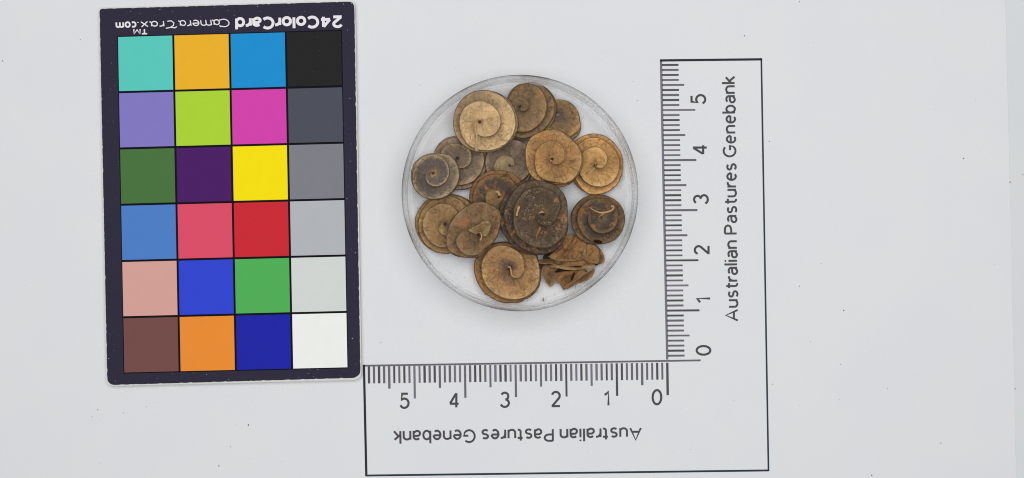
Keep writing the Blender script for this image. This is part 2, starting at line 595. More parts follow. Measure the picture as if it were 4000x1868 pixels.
# pale scuffs on the border where the print is worn through
vs, fs = [], []
for i in range(34):
    side = random.random()
    if side < .3:
        p = Vector((random.uniform(400, 1380), 0)); p.y = random.uniform(40, 60) - (p.x - 400) * .028
    elif side < .6:
        p = Vector((random.uniform(430, 1390), 0)); p.y = random.uniform(1462, 1496) - (p.x - 430) * .026
    elif side < .8:
        p = Vector((random.uniform(394, 455), random.uniform(60, 1460))); p.x += p.y * .018
    else:
        p = Vector((random.uniform(1338, 1378), random.uniform(40, 1440))); p.x += p.y * .017
    rr = random.uniform(.7, 1.8)
    a0 = random.uniform(0, 6.28)
    k = len(vs)
    for j in range(6):
        r2 = rr * random.uniform(.5, 1.3)
        vs.append(cl(P(p.x + r2 * math.cos(a0 - j), p.y + r2 * math.sin(a0 - j) * .7, zt + .0085)))
    fs.append(tuple(range(k, k + 6)))
sc_o = link("scuff_marks", mesh("scuff_marks", vs, fs), CORE, card)
sc_o["kind"] = "stuff"

# ------------------------------------------------------------------ petri dish
DC = P(2031, 754.5, 1.05)
DC.z = 0
def plastic(name, share, tint=0.99):
    m, nt, b = new_mat(name, 0.0, 0.5)
    b.inputs['Transmission Weight'].default_value = 1.0
    b.inputs['IOR'].default_value = 1.47
    b.inputs['Base Color'].default_value = (tint, tint, tint * .995, 1)
    b.inputs['Roughness'].default_value = 0.0
    q = N(nt)
    tr = q.node('ShaderNodeBsdfTransparent')
    tr.inputs[0].default_value = (tint, tint, tint, 1)
    mx = q.node('ShaderNodeMixShader')
    mx.inputs[0].default_value = share
    q.l(tr.outputs[0], mx.inputs[1])
    q.l(b.outputs[0], mx.inputs[2])
    q.l(mx.outputs[0], nt.nodes['Material Output'].inputs[0])
    return m


glass = plastic("clear_plastic_wall", 0.46)
glass_rim = plastic("tinted_plastic_rim", 0.7, 0.48)  # grey tint painted in for the dark refraction line along the rim
glass_floor = plastic("clear_plastic_floor", 0.03, 0.998)

prof = [(0.0, 0.012), (2.14, 0.012), (2.175, 0.012), (2.195, 0.0), (2.225, 0.0), (2.24, 0.03), (2.266, 1.03), (2.262, 1.062), (2.243, 1.078),
        (2.215, 1.078), (2.20, 1.062), (2.192, 1.03), (2.165, 0.22), (2.145, 0.135), (2.10, 0.105), (0.0, 0.10)]
SEG = 192
vs, fs = [], []
for i, (r, z) in enumerate(prof):
    if r == 0:
        vs.append((0, 0, z))
    else:
        for k in range(SEG):
            a = 2 * math.pi * k / SEG
            vs.append((r * math.cos(a), r * math.sin(a), z))
start = []
k = 0
for r, z in prof:
    start.append(k)
    k += 1 if r == 0 else SEG
for i in range(len(prof) - 1):
    for k in range(SEG):
        k2 = (k + 1) % SEG
        a, b_ = start[i], start[i + 1]
        if prof[i][0] == 0:
            fs.append((a, b_ + k2, b_ + k))
        elif prof[i + 1][0] == 0:
            fs.append((a + k, a + k2, b_))
        else:
            fs.append((a + k, a + k2, b_ + k2, b_ + k))
dm = mesh("petri_dish", vs, fs, smooth=True)
bm = bmesh.new()
bm.from_mesh(dm)
bmesh.ops.recalc_face_normals(bm, faces=bm.faces)
bm.to_mesh(dm)
bm.free()
dish = link("petri_dish", dm, [glass, glass_floor, glass_rim])
for p in dm.polygons:
    if math.hypot(p.center.x, p.center.y) < 2.14:
        p.material_index = 1
    elif p.center.z > 1.035 and math.hypot(p.center.x, p.center.y) > 2.225:
        p.material_index = 2
dish.location = (DC.x, DC.y, 0.004)
tag(dish, "round clear plastic petri dish holding the coiled seed pods", "petri dish")


# ------------------------------------------------------------------ pods
def interp(keys, t):
    n = len(keys)
    if t <= keys[0][0]: return keys[0][1]
    if t >= keys[-1][0]: return keys[-1][1]
    i = 0
    while keys[i + 1][0] < t: i += 1
    t0, r0 = keys[i]
    t1, r1 = keys[i + 1]
    h = t1 - t0

    def slope(j):
        if j <= 0: return (keys[1][1] - keys[0][1]) / (keys[1][0] - keys[0][0])
        if j >= n - 1: return (keys[-1][1] - keys[-2][1]) / (keys[-1][0] - keys[-2][0])
        a = (keys[j][1] - keys[j - 1][1]) / (keys[j][0] - keys[j - 1][0])
        b2 = (keys[j + 1][1] - keys[j][1]) / (keys[j + 1][0] - keys[j][0])
        if a * b2 <= 0: return 0.0
        return 2 * a * b2 / (a + b2)
    s = (t - t0) / h
    m0, m1 = slope(i) * h, slope(i + 1) * h
    return (2 * s**3 - 3 * s**2 + 1) * r0 + (s**3 - 2 * s**2 + s) * m0 + (-2 * s**3 + 3 * s**2) * r1 + (s**3 - s**2) * m1


VR = [0.0, .10, .22, .36, .5, .63, .75, .84, .90, .94, .97, 1.0]
NS = 72


def pod(label, crop, axis, a0, keys, zb, ztop, mat, tilt=(0, 0), hole=3.5, jag=0.009, wav=0.024, seed=0.0, rag=None, droop=0.03, name="seed_pod", ridge=0.012):
    ox, oy, s = crop
    ax = (ox + axis[0] / s, oy + axis[1] / s)
    keys = [(t, r / s) for t, r in keys]
    zm = (zb + ztop) / 2
    k = (H - zm) / H / PX
    c = P(ax[0], ax[1], zm)
    root = empty(name, (c.x, c.y, zb))
    tag(root, label, "seed pod", GROUP)
    T = keys[-1][0]
    pitch = (ztop - zb) / T
    th = min(.40 * pitch, .045)
    n_turn = int(math.ceil(T - 1e-6))
    for w in range(n_turn):
        t0, t1 = w, min(T, w + 1)
        m = max(8, int(NS * (t1 - t0)))
        vs, uvs, fs = [], [], []
        for i in range(m + 1):
            t = t0 + (t1 - t0) * i / m
            ang = math.radians(a0) + t * 2 * math.pi
            R = interp(keys, t)
            R *= 1 + wav * noise.noise(Vector((t * 9, seed, 1.3))) + jag * noise.noise(Vector((t * 40, seed, 5))) + jag * .7 * noise.noise(Vector((t * 110, seed, 2)))
            if rag:
                lo, hi, amt = rag
                if lo < t < hi:
                    R *= 1 - amt * max(0, noise.noise(Vector((t * 55, seed, 8))) + .4 * noise.noise(Vector((t * 130, seed, 3))))
            zc = (ztop - zb) * (1 - 1.35 * t / T + .35 * (t / T) ** 2) - th
            for side in (0, 1):
                for vr in VR:
                    rho = min(hole, R * .5) + (R - min(hole, R * .5)) * vr
                    x, y = rho * math.cos(ang) * k, rho * math.sin(ang) * k
                    z = zc + droop * (1 - vr * vr) * min(1, R * k / .5) + tilt[0] * x + tilt[1] * y
                    z += .013 * noise.noise(Vector((x * 4.5, y * 4.5, seed + t * .6))) + .007 * noise.noise(Vector((x * 13, y * 13, seed + t * .8))) * vr
                    z += .042 * vr * vr * noise.noise(Vector((math.cos(ang) * 1.6, math.sin(ang) * 1.6, seed * 2 + t * .35)))
                    tk = th * (1 - .35 * vr)
                    if side == 0:
                        z += tk / 2 + ridge * math.exp(-((vr - .95) / .04) ** 2) + (.045 if t < T - .9 else .02) * vr ** 5
                        if vr == 1.0: z -= tk * .45
                    else:
                        z -= tk / 2
                        if vr == 1.0: z += tk * .35
                    vs.append((x, y, z))
                    uvs.append((t, vr))
        nv = len(VR)
        row = 2 * nv
        for i in range(m):
            a, b_ = i * row, (i + 1) * row
            for j in range(nv - 1):
                fs.append((a + j, a + j + 1, b_ + j + 1, b_ + j))
                fs.append((a + nv + j, b_ + nv + j, b_ + nv + j + 1, a + nv + j + 1))
            fs.append((a + nv - 1, a + 2 * nv - 1, b_ + 2 * nv - 1, b_ + nv - 1))
            fs.append((a, b_, b_ + nv, a + nv))
        for end in ([0] if w == 0 else []) + ([m] if w == n_turn - 1 else []):
            a = end * row
            for j in range(nv - 1):
                q4 = (a + j, a + nv + j, a + nv + j + 1, a + j + 1)
                fs.append(q4 if end == 0 else q4[::-1])
        me = mesh("coil", vs, fs, uvs, True)
        link("coil", me, mat, root)
    root["_z"] = ztop
    return root


def surf(parent, x, y):
    """highest point of the pod's coils at world x, y (None beside it)"""
    best = None
    for ch in parent.children:
        if ch.name.split('.')[0] != 'coil':
            continue
        key = ch.name
        if key not in BVH:
            BVH[key] = BVHTree.FromPolygons([v.co.copy() for v in ch.data.vertices], [tuple(p.vertices) for p in ch.data.polygons])
        b = Vector(parent.location)
        h = BVH[key].ray_cast(Vector((x - b.x, y - b.y, 5)), Vector((0, 0, -1)))
        if h[0] is not None:
            z = h[0].z + b.z
            best = z if best is None else max(best, z)
    return best


BVH = {}


def tube(name, pts, rad, mat, parent, crop=None, ztop=None, kind=None, label=None, seg=8):
    """swept tube; pts are (px, py, z) in crop pixels; rad in photo pixels, one per point or one number"""
    ox, oy, s = crop
    base = Vector(parent.location)
    W = []
    zl = None
    rads = rad if isinstance(rad, (list, tuple)) else [rad] * len(pts)
    for (x, y, z), r in zip(pts, rads):
        q = P(ox + x / s, oy + y / s, zl or z)
        zs = surf(parent, q.x, q.y)
        if zs is None or (zl is not None and zs < zl - .12):
            zs = (zl if zl is not None else z) - .01
        zl = zs
        W.append(P(ox + x / s, oy + y / s, zs + r * .8 / PX + .008) - base)
    # smooth the path
    path, rr = [], []
    for i in range(len(W) - 1):
        p0, p1, p2, p3 = W[max(0, i - 1)], W[i], W[i + 1], W[min(len(W) - 1, i + 2)]
        for q in range(4):
            t = q / 4
            path.append(0.5 * ((2 * p1) + (p2 - p0) * t + (2 * p0 - 5 * p1 + 4 * p2 - p3) * t * t + (3 * p1 - p0 - 3 * p2 + p3) * t**3))
            rr.append(rads[i] * (1 - t) + rads[i + 1] * t)
    path.append(W[-1])
    rr.append(rads[-1])
    vs, fs, uvs = [], [], []
    for i, p in enumerate(path):
        d = (path[min(i + 1, len(path) - 1)] - path[max(0, i - 1)]).normalized()
        up = Vector((0, 0, 1)) if abs(d.z) < .9 else Vector((1, 0, 0))
        sx = d.cross(up).normalized()
        sy = sx.cross(d)
        for j in range(seg):
            a = 2 * math.pi * j / seg
            vs.append(p + (sx * math.cos(a) + sy * math.sin(a) * .8) * rr[i] / PX)
            uvs.append((i / 8, j / seg))
    for i in range(len(path) - 1):
        for j in range(seg):
            j2 = (j + 1) % seg
            fs.append((i * seg + j, i * seg + j2, (i + 1) * seg + j2, (i + 1) * seg + j))
    fs.append(tuple(range(seg - 1, -1, -1)))
    n = (len(path) - 1) * seg
    fs.append(tuple(range(n, n + seg)))
    o = link(name, mesh(name, vs, fs, uvs, True), mat, parent)
    if kind: o["kind"] = kind
    if label: o["label"] = label
    return o


def shell(name, poly, crop, z, mat, parent, dome=.04, slope=(0, 0), wr=.02, th=.025, seed=0.0, jag=1.0, label=None, fold=None):
    """a dry curled flap of pod wall: outline in crop pixels, domed and wrinkled, with its own thickness"""
    ox, oy, s = crop
    base = Vector(parent.location)
    pp = [Vector(p) for p in poly]
    for _ in range(2):
        q = []
        for i in range(len(pp)):
            a, b_ = pp[i], pp[(i + 1) % len(pp)]
            q += [a.lerp(b_, .25), a.lerp(b_, .75)] if _ else [a.lerp(b_, .2), a.lerp(b_, .8)]
        pp = q
    c = sum(pp, Vector((0, 0))) / len(pp)
    area_ = sum(pp[i].x * pp[(i + 1) % len(pp)].y - pp[(i + 1) % len(pp)].x * pp[i].y for i in range(len(pp)))
    if area_ > 0: pp.reverse()          # anticlockwise in the world (y up)
    n = len(pp)
    rings = [1.0, .97, .93, .87, .8, .72, .63, .54, .44, .33, .22, .11]
    if z is None:
        g = P(ox + c.x / s, oy + c.y / s, .7)
        z = (surf(parent, g.x, g.y) or .5) + th + .012
    cw = P(ox + c.x / s, oy + c.y / s, z)
    vs, fs, uvs = [], [], []
    for side in (0, 1):
        for r in rings:
            for i, p in enumerate(pp):
                d = p - c
                jj = 1 + jag * .012 * noise.noise(Vector((i * .8, seed, 3)))
                w = P(ox + (c.x + d.x * r * jj) / s, oy + (c.y + d.y * r * jj) / s, z) - base
                lx, ly = w.x + base.x - cw.x, w.y + base.y - cw.y
                zz = dome * (1 - r * r) + slope[0] * lx + slope[1] * ly + wr * (noise.noise(Vector((lx * 5, ly * 5, seed))) + .5 * noise.noise(Vector((lx * 13, ly * 13, seed))))
                if fold:
                    fa, depth, wid = fold
                    dd = (lx * math.sin(fa) - ly * math.cos(fa)) / wid
                    zz -= depth * math.exp(-dd * dd)
                zz += .012 if r == .97 and side == 0 else 0
                w.z = z - base.z + zz - (th if side else 0) + (-.35 * th if r == 1 and side == 0 else 0)
                vs.append(w)
                uvs.append((i / n, r))
        w = cw - base
        w.z = z - base.z + dome - (th if side else 0)
        if fold: w.z -= fold[1]
        vs.append(w)
        uvs.append((.5, 0))
    m = len(rings)
    half = m * n + 1
    for r in range(m - 1):
        for i in range(n):
            j = (i + 1) % n
            fs.append((r * n + i, r * n + j, (r + 1) * n + j, (r + 1) * n + i))
            fs.append((half + r * n + i, half + (r + 1) * n + i, half + (r + 1) * n + j, half + r * n + j))
    for i in range(n):
        j = (i + 1) % n
        fs.append(((m - 1) * n + i, (m - 1) * n + j, m * n))
        fs.append((half + (m - 1) * n + j, half + (m - 1) * n + i, half + m * n))
        fs.append((i, half + i, half + j, j))
    o = link(name, mesh(name, vs, fs, uvs, True), mat, parent)
    if label: o["label"] = label
    return o


M_STALK = plain("dry_stalk", (172, 140, 96), 0.7, 0.2, 0.12, 14, lum=.85, bump=.01)
M_STALK2 = plain("dark_stalk", (150, 118, 78), 0.7, 0.2, 0.15, 14, lum=.85, bump=.01)
M_SUTURE = plain("pod_suture", (138, 110, 76), 0.7, 0.2, 0.15, 14, lum=.85)
M_HAIR = plain("brown_hair", (105, 78, 52), 0.7, 0.2, 0.1, 14, lum=.85)
M_HOLE = plain("hole_shade", (38, 26, 18), 0.9, 0.05, 0.2, 14)  # dark colour standing in for the shade inside openings

cA = (1740, 320, 4.009)
pA = pod("large pale tan pod with a straight stalk across its coils, top left of the heap", cA, (540, 640), 180,
         [(0, 85), (.25, 218), (.5, 330), (.75, 335), (1, 325), (1.25, 435), (1.5, 565), (1.75, 515), (2, 422), (2.25, 462), (2.5, 602), (2.75, 528), (2.95, 425)],
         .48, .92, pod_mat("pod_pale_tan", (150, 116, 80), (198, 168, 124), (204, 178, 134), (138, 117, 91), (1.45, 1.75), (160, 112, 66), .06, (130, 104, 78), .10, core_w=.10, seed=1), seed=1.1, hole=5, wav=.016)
tube("stalk", [(560, 600, .83), (520, 590, .86), (468, 650, .88), (470, 745, .86), (490, 850, .83), (484, 950, .80), (478, 1035, .77), (495, 1082, .76)],
     [1.5, 3, 4, 3.5, 3.4, 3.4, 4, 6], M_STALK, pA, cA)

cB = (1970, 310, 4.628)
pB = pod("grey brown pod with small round top coil, between large pale pod and torn pod", cB, (290, 500), 270,
         [(0, 82), (.25, 155), (.5, 188), (.75, 185), (.92, 330), (1.0, 468), (1.1, 470), (1.25, 485), (1.38, 485), (1.5, 400), (1.62, 280), (1.75, 230), (1.9, 420), (2, 572), (2.12, 590), (2.25, 627), (2.37, 560), (2.5, 425), (2.75, 250), (3, 592), (3.25, 668), (3.37, 590), (3.5, 425)],
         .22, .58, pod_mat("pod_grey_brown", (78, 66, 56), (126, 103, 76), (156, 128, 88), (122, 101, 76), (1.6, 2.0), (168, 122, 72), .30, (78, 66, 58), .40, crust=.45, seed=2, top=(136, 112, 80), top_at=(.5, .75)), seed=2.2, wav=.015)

pC = pod("small torn brown pod with ragged pale right edge, near the dish rim at upper right", cB, (975, 640), 180,
         [(0, 130), (.1, 330), (.25, 420), (.4, 470), (.5, 375), (.62, 300), (.75, 272), (.88, 270), (1, 250), (1.15, 400), (1.25, 470), (1.37, 520), (1.47, 400), (1.62, 310), (1.75, 278), (2, 260)],
         .11, .19, pod_mat("pod_torn_brown", (92, 78, 66), (138, 112, 80), (184, 152, 102), None, (1, 2), (178, 132, 78), .3, (84, 70, 58), .4, core_w=.6, seed=3), seed=3.1, jag=.02, rag=(.40, .58, .16), hole=7)

cD = (2030, 480, 4.009)
pD = pod("round tan brown pod with fine spiral and tiny dark centre hole, overlapping the golden pod", cD, (505, 575), 180,
         [(0, 35), (.25, 65), (.5, 180), (.75, 290), (1, 270), (1.15, 330), (1.25, 350), (1.37, 455), (1.5, 475), (1.62, 450), (1.75, 478), (1.87, 480), (2, 412), (2.12, 408), (2.25, 385), (2.37, 470), (2.5, 497), (2.62, 462), (2.75, 486), (2.87, 484), (3, 416), (3.12, 412), (3.25, 435), (3.4, 485), (3.5, 500)],
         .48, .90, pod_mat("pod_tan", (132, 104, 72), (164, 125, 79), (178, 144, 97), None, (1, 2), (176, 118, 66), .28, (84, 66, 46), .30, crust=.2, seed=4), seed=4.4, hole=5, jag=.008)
tube("stalk", [(468, 562, .835), (482, 590, .85), (515, 608, .84)], [2, 3.2, 1.5], M_STALK, pD, cD)
pE = pod("golden yellow pod with raised pale rim and broken stalk, against the right rim", cD, (1180, 650), -20,
         [(0, 120), (.055, 165), (.18, 225), (.305, 268), (.43, 268), (.555, 250), (.68, 300), (.805, 352), (.93, 392), (1.055, 386), (1.18, 384), (1.305, 430), (1.43, 400), (1.555, 350), (1.68, 400), (1.805, 480), (1.93, 470), (2.055, 447), (2.18, 458), (2.305, 492), (2.43, 480), (2.555, 370), (2.68, 420), (2.8, 482)],
         .12, .52, pod_mat("pod_golden", (148, 112, 72), (186, 146, 92), (214, 178, 124), (188, 146, 92), (.85, 1.1), (190, 146, 82), .12, (110, 84, 58), .10, seed=5, vein=.16, core_w=.3), seed=5.3, hole=3, jag=.01, wav=.025, ridge=.022)
tube("stalk", [(1320, 660, .44), (1280, 690, .47), (1215, 680, .50), (1180, 700, .50), (1120, 765, .48), (1070, 802, .48)], [3, 6, 6, 4, 3.6, 3.6], M_STALK, pE, cD)
tube("stalk", [(1190, 690, .50), (1185, 635, .50), (1150, 650, .49), (1095, 700, .47)], [2.5, 2.2, 1.8, 1], M_STALK, pE, cD)

cF = (1580, 510, 4.149)
pF = pod("grey pod with dark ring and cream spiral edge, against the left rim", cF, (470, 700), 180,
         [(0, 100), (.25, 208), (.37, 235), (.5, 260), (.75, 310), (1, 338), (1.13, 400), (1.25, 418), (1.5, 425), (1.62, 400), (1.75, 335), (1.87, 345), (2, 372), (2.13, 405), (2.25, 425), (2.5, 430), (2.62, 405), (2.75, 340), (2.95, 376)],
         .43, .80, pod_mat("pod_grey", (162, 132, 94), (100, 91, 82), (186, 165, 128), (142, 126, 104), (1.15, 1.5), (150, 120, 84), .10, (74, 66, 60), .28, core_w=.30, rim_w=.90, seed=6, vein=.26), seed=6.1, hole=5, wav=.012)
pG = pod("dark brown pod with cream edged top coil, tucked under the large pale pod", cF, (860, 460), 270,
         [(0, 140), (.25, 236), (.37, 245), (.5, 242), (.65, 285), (.75, 302), (.85, 360), (1, 432), (1.12, 445), (1.25, 445), (1.37, 410), (1.5, 352), (1.6, 375), (1.75, 402), (1.87, 420), (2, 510), (2.12, 500), (2.25, 486), (2.5, 388), (2.75, 412), (2.95, 512)],
         .12, .43, pod_mat("pod_dark_brown", (120, 102, 82), (122, 107, 91), (190, 165, 125), (144, 126, 105), (.9, 1.3), (184, 144, 94), .22, (66, 58, 52), .34, seed=7), seed=7.7, hole=7)

cH = (1800, 530, 4.297)
pH = pod("flat grey brown pod with half moon cream coil, lowest in the middle of the heap", cH, (820, 505), 0,
         [(0, 72), (.12, 110), (.25, 165), (.37, 215), (.5, 265), (.75, 300), (.88, 330), (1, 370), (1.12, 450), (1.25, 452), (1.37, 450), (1.5, 412), (1.75, 335), (1.9, 400), (2, 392), (2.25, 490), (2.5, 420), (2.75, 345)],
         .12, .28, pod_mat("pod_flat_grey", (120, 102, 84), (128, 112, 95), (168, 145, 112), (130, 114, 97), (.9, 1.1), (140, 112, 80), .1, (78, 68, 60), .3, seed=8, top=(168, 146, 110), top_at=(.75, .95)), seed=8.2, hole=4, droop=.02, jag=.01)
pI = pod("orange flaked dark pod with curled cream tip, left of the big black pod", cH, (640, 1030), 35,
         [(0, 60), (.15, 115), (.4, 225), (.65, 255), (.9, 330), (1.03, 362), (1.15, 375), (1.28, 425), (1.4, 440), (1.65, 400), (1.9, 405), (2.03, 460), (2.15, 450), (2.28, 480), (2.4, 500), (2.65, 430), (2.9, 425), (3.03, 462), (3.15, 455)],
         .29, .53, pod_mat("pod_orange_flaked", (150, 112, 72), (84, 72, 62), (140, 108, 72), (126, 94, 62), (1.5, 2.0), (164, 114, 68), .30, (68, 60, 54), .46, seed=9, top=(156, 128, 86), top_at=(.5, .75)), seed=9.4, hole=4)
tube("stalk", [(580, 950, .53), (630, 945, .57), (650, 1000, .57), (700, 985, .55)], [3, 5, 5, 3], M_STALK, pI, cH)

cJ = (1920, 690, 3.759)
pJ = pod("largest pod, nearly black with orange flecks, lying on top in the middle", cJ, (750, 560), 180,
         [(0, 90), (.12, 125), (.25, 160), (.37, 190), (.5, 222), (.62, 330), (.75, 390), (.87, 430), (1, 430), (1.12, 480), (1.25, 490), (1.37, 440), (1.5, 367), (1.62, 430), (1.75, 505), (1.87, 550), (2, 570), (2.12, 580), (2.25, 585), (2.37, 480), (2.5, 374), (2.62, 440), (2.75, 515), (2.87, 600), (3, 648), (3.12, 640), (3.25, 598), (3.37, 480), (3.5, 378), (3.75, 518)],
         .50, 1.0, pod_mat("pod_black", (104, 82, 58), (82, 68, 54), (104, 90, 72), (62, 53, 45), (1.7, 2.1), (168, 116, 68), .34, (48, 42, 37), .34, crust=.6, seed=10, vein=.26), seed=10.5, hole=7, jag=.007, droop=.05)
tube("stalk", [(690, 555, .88), (710, 530, .90), (745, 520, .905), (775, 530, .895)], [1.5, 3, 3.4, 1.5], M_STALK, pJ, cJ)
for poly, lab in (([(385, 430), (425, 440), (405, 490), (385, 535), (388, 575), (360, 582), (358, 555), (372, 500)], "cream papery fleck"),
                  ([(700, 730), (732, 735), (728, 790), (690, 830), (660, 920), (645, 900), (672, 800)], "orange flake")):
    shell("flake", poly, cJ, None, M_STALK if 'cream' in lab else plain("orange_flake", (128, 92, 60), .8, .1, .15, 14, lum=.85), pJ, .006, wr=.005, th=.012, label=lab)

cK = (2080, 740, 2.865)
pK = pod("dark round pod with a hooked pale stalk and an insect hole, at the right rim", cK, (770, 320), 160,
         [(0, 150), (.05, 156), (.18, 166), (.305, 173), (.43, 182), (.555, 184), (.68, 205), (.805, 215), (.93, 250), (1.055, 275), (1.305, 290), (1.43, 285), (1.555, 271), (1.68, 262), (1.805, 258), (1.93, 300), (2.055, 340), (2.18, 335), (2.305, 300), (2.43, 286), (2.555, 272), (2.68, 264), (2.8, 262), (2.93, 302), (3.05, 342)],
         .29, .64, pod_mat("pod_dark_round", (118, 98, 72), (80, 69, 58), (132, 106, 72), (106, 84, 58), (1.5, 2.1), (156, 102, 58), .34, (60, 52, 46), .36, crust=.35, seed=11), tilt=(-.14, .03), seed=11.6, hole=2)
tube("stalk", [(640, 200, .565), (690, 235, .575), (760, 262, .585), (830, 255, .57), (885, 235, .55), (908, 205, .54), (898, 190, .535), (878, 190, .53)], [1, 1.8, 3.4, 3.6, 3.6, 3.6, 3.8, 3.4], M_STALK, pK, cK)
tube("stalk", [(745, 310, .57), (775, 285, .58), (800, 268, .575)], [1, 2.4, 2.6], M_STALK, pK, cK)
shell("insect_hole", [(682, 575), (700, 560), (730, 565), (760, 572), (782, 580), (778, 604), (745, 608), (715, 604), (690, 595)], cK, None, M_HOLE, pK, .0, wr=.0, th=.012, slope=(-.14, .03), jag=4)  # thin dark disc on the surface, painted for the shaded inside of the hole

cL = (1590, 740, 4.297)
pL = pod("light brown pod with layered edge, lower left beneath the tilted pod", cL, (645, 590), 120,
         [(0, 30), (.17, 88), (.3, 150), (.42, 190), (.67, 235), (.92, 355), (1.04, 375), (1.17, 386), (1.29, 390), (1.42, 390), (1.67, 415), (1.78, 470), (1.92, 482), (2.04, 470), (2.17, 462), (2.29, 480), (2.42, 490), (2.55, 480), (2.67, 510), (2.78, 560), (2.92, 510), (3.04, 525), (3.17, 518), (3.3, 500), (3.42, 495), (3.67, 540), (3.78, 565), (3.9, 515)],
         .12, .46, pod_mat("pod_light_brown", (124, 96, 64), (150, 120, 82), (176, 148, 106), (138, 110, 74), (1.9, 2.5), (160, 114, 66), .18, (96, 76, 54), .22, seed=12, top=(178, 148, 104), top_at=(.35, .55)), seed=12.3, hole=6)
pM = pod("tilted brown pod with crumpled inner flap, resting on the light brown pod", cL, (1200, 760), 30,
         [(0, 200), (.03, 250), (.111, 245), (.167, 188), (.3, 194), (.417, 330), (.472, 408), (.54, 417), (.586, 398), (.667, 335), (.75, 240), (.85, 275), (.97, 374), (1.06, 534), (1.167, 550), (1.23, 520), (1.29, 510), (1.417, 535), (1.486, 573), (1.53, 520), (1.61, 422), (1.667, 372), (1.75, 268), (1.84, 284), (1.97, 378), (2.06, 538), (2.167, 553), (2.29, 514), (2.417, 538), (2.49, 576), (2.6, 425)],
         .47, .90, pod_mat("pod_tilted_brown", (86, 70, 54), (122, 98, 70), (142, 118, 86), (128, 102, 74), (1.2, 1.6), (156, 104, 62), .34, (76, 62, 50), .40, seed=13), seed=13.4, hole=4, droop=.05, tilt=(-.05, .08))
shell("flap", [(1010, 690), (1090, 640), (1180, 605), (1270, 545), (1340, 525), (1400, 545), (1412, 600), (1395, 680), (1350, 770), (1290, 800), (1262, 770), (1270, 720), (1215, 735), (1150, 750), (1080, 720)], cL, None,
      pod_mat("flap_pale", (130, 104, 72), (150, 124, 84), (168, 144, 104), pa=.1, da=.4, seed=13.5, vein=.1), pM, .03, wr=.05, th=.02, seed=3.3, label="pale crumpled flap")
tube("stalk", [(1235, 720, .90), (1248, 770, .90), (1250, 815, .89), (1225, 855, .88)], [2.2, 2.6, 3, 3.2], M_STALK, pM, cL)

cN = (1820, 920, 4.009)
pN = pod("orange brown pod with dark centre and twisted stalk, at the bottom of the heap", cN, (690, 510), 285,
         [(0, 140), (.083, 200), (.208, 230), (.333, 268), (.458, 330), (.583, 430), (.708, 455), (.833, 462), (.958, 490), (1.083, 526), (1.208, 472), (1.333, 440), (1.458, 392), (1.583, 482), (1.708, 566), (1.833, 556), (1.958, 556), (2.083, 552), (2.208, 477), (2.333, 455), (2.458, 408), (2.583, 490), (2.7, 568), (2.83, 550), (2.96, 550)],
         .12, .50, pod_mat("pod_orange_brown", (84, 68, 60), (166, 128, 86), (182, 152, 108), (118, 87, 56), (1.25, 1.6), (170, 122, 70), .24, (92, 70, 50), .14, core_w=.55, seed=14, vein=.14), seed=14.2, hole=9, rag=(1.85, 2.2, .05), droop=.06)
tube("stalk", [(650, 500, .44), (690, 495, .49), (708, 560, .50), (720, 625, .48), (770, 648, .46), (830, 652, .44)], [2, 3.6, 3.4, 2.6, 2.2, 1.8], M_STALK, pN, cN)


def hairs(parent, crop, lines, z):
    vs, fs = [], []
    ox, oy, s = crop
    base = Vector(parent.location)
    for ln in lines:
        for (x0, y0), (x1, y1) in zip(ln, ln[1:]):
            a, b_ = Vector((ox + x0 / s, oy + y0 / s)), Vector((ox + x1 / s, oy + y1 / s))
            d = (b_ - a).normalized()
            n = Vector((-d.y, d.x)) * .8
            k = len(vs)
            for zz in (z - .008, z + .008):
                for p in (a + n, b_ + n, b_ - n, a - n):
                    vs.append(P(p.x, p.y, zz) - base)
            fs += [(k, k + 1, k + 2, k + 3), (k + 7, k + 6, k + 5, k + 4), (k, k + 4, k + 5, k + 1), (k + 1, k + 5, k + 6, k + 2), (k + 2, k + 6, k + 7, k + 3), (k + 3, k + 7, k + 4, k)]
    o = link("fringe_hairs", mesh("fringe_hairs", vs, fs), M_HAIR, parent)
    o["kind"] = "stuff"


hl = [[(240, 850), (238, 862)], [(300, 905), (292, 920), (310, 930)], [(1100, 890), (1120, 888), (1132, 865)], [(1030, 935), (1050, 942)], [(1060, 900), (1080, 905)],
      [(1160, 690), (1172, 680)], [(950, 1010), (965, 1025)], [(830, 1045), (850, 1050)], [(380, 965), (372, 980)], [(1010, 975), (1030, 985)]]
hairs(pN, cN, hl, .2)
hairs(pJ, (1590, 740, 4.297), [[(1520, 795), (1570, 802), (1630, 818)]], .55)

cO = (2080, 900, 4.628)
pO = empty("seed_pod", P(2230, 1030, .11))
tag(pO, "crushed orange brown pod broken into folded flaps with fine hairs, lower right", "seed pod", GROUP)
MO1 = pod_mat("pod_crushed_orange", (120, 90, 58), (146, 108, 68), (146, 116, 80), None, (1, 2), (168, 120, 72), .30, (70, 54, 42), .66, seed=15, vein=.2)
MO2 = pod_mat("pod_crushed_brown", (112, 88, 60), (134, 104, 70), (156, 130, 90), None, (1, 2), (166, 110, 62), .3, (88, 72, 58), .34, seed=16, vein=.2)
MO4 = pod_mat("pod_crushed_lip", (140, 114, 80), (158, 132, 94), (170, 144, 104), None, (1, 2), (160, 116, 72), .15, (90, 74, 58), .25, seed=18, vein=.15)
MO3 = pod_mat("pod_crushed_dark", (60, 50, 44), (58, 50, 45), (74, 64, 54), None, (1, 2), (110, 78, 52), .15, (40, 34, 31), .3, seed=17)
shell("dark_flap", [(200, 650), (450, 640), (900, 690), (1010, 740), (900, 830), (700, 925), (600, 960), (520, 920), (420, 880), (300, 860), (230, 780)], cO, .118, MO3, pO, .0, seed=1.9, wr=.006, th=.012)  # dark underlay added to darken the gaps between the flaps above
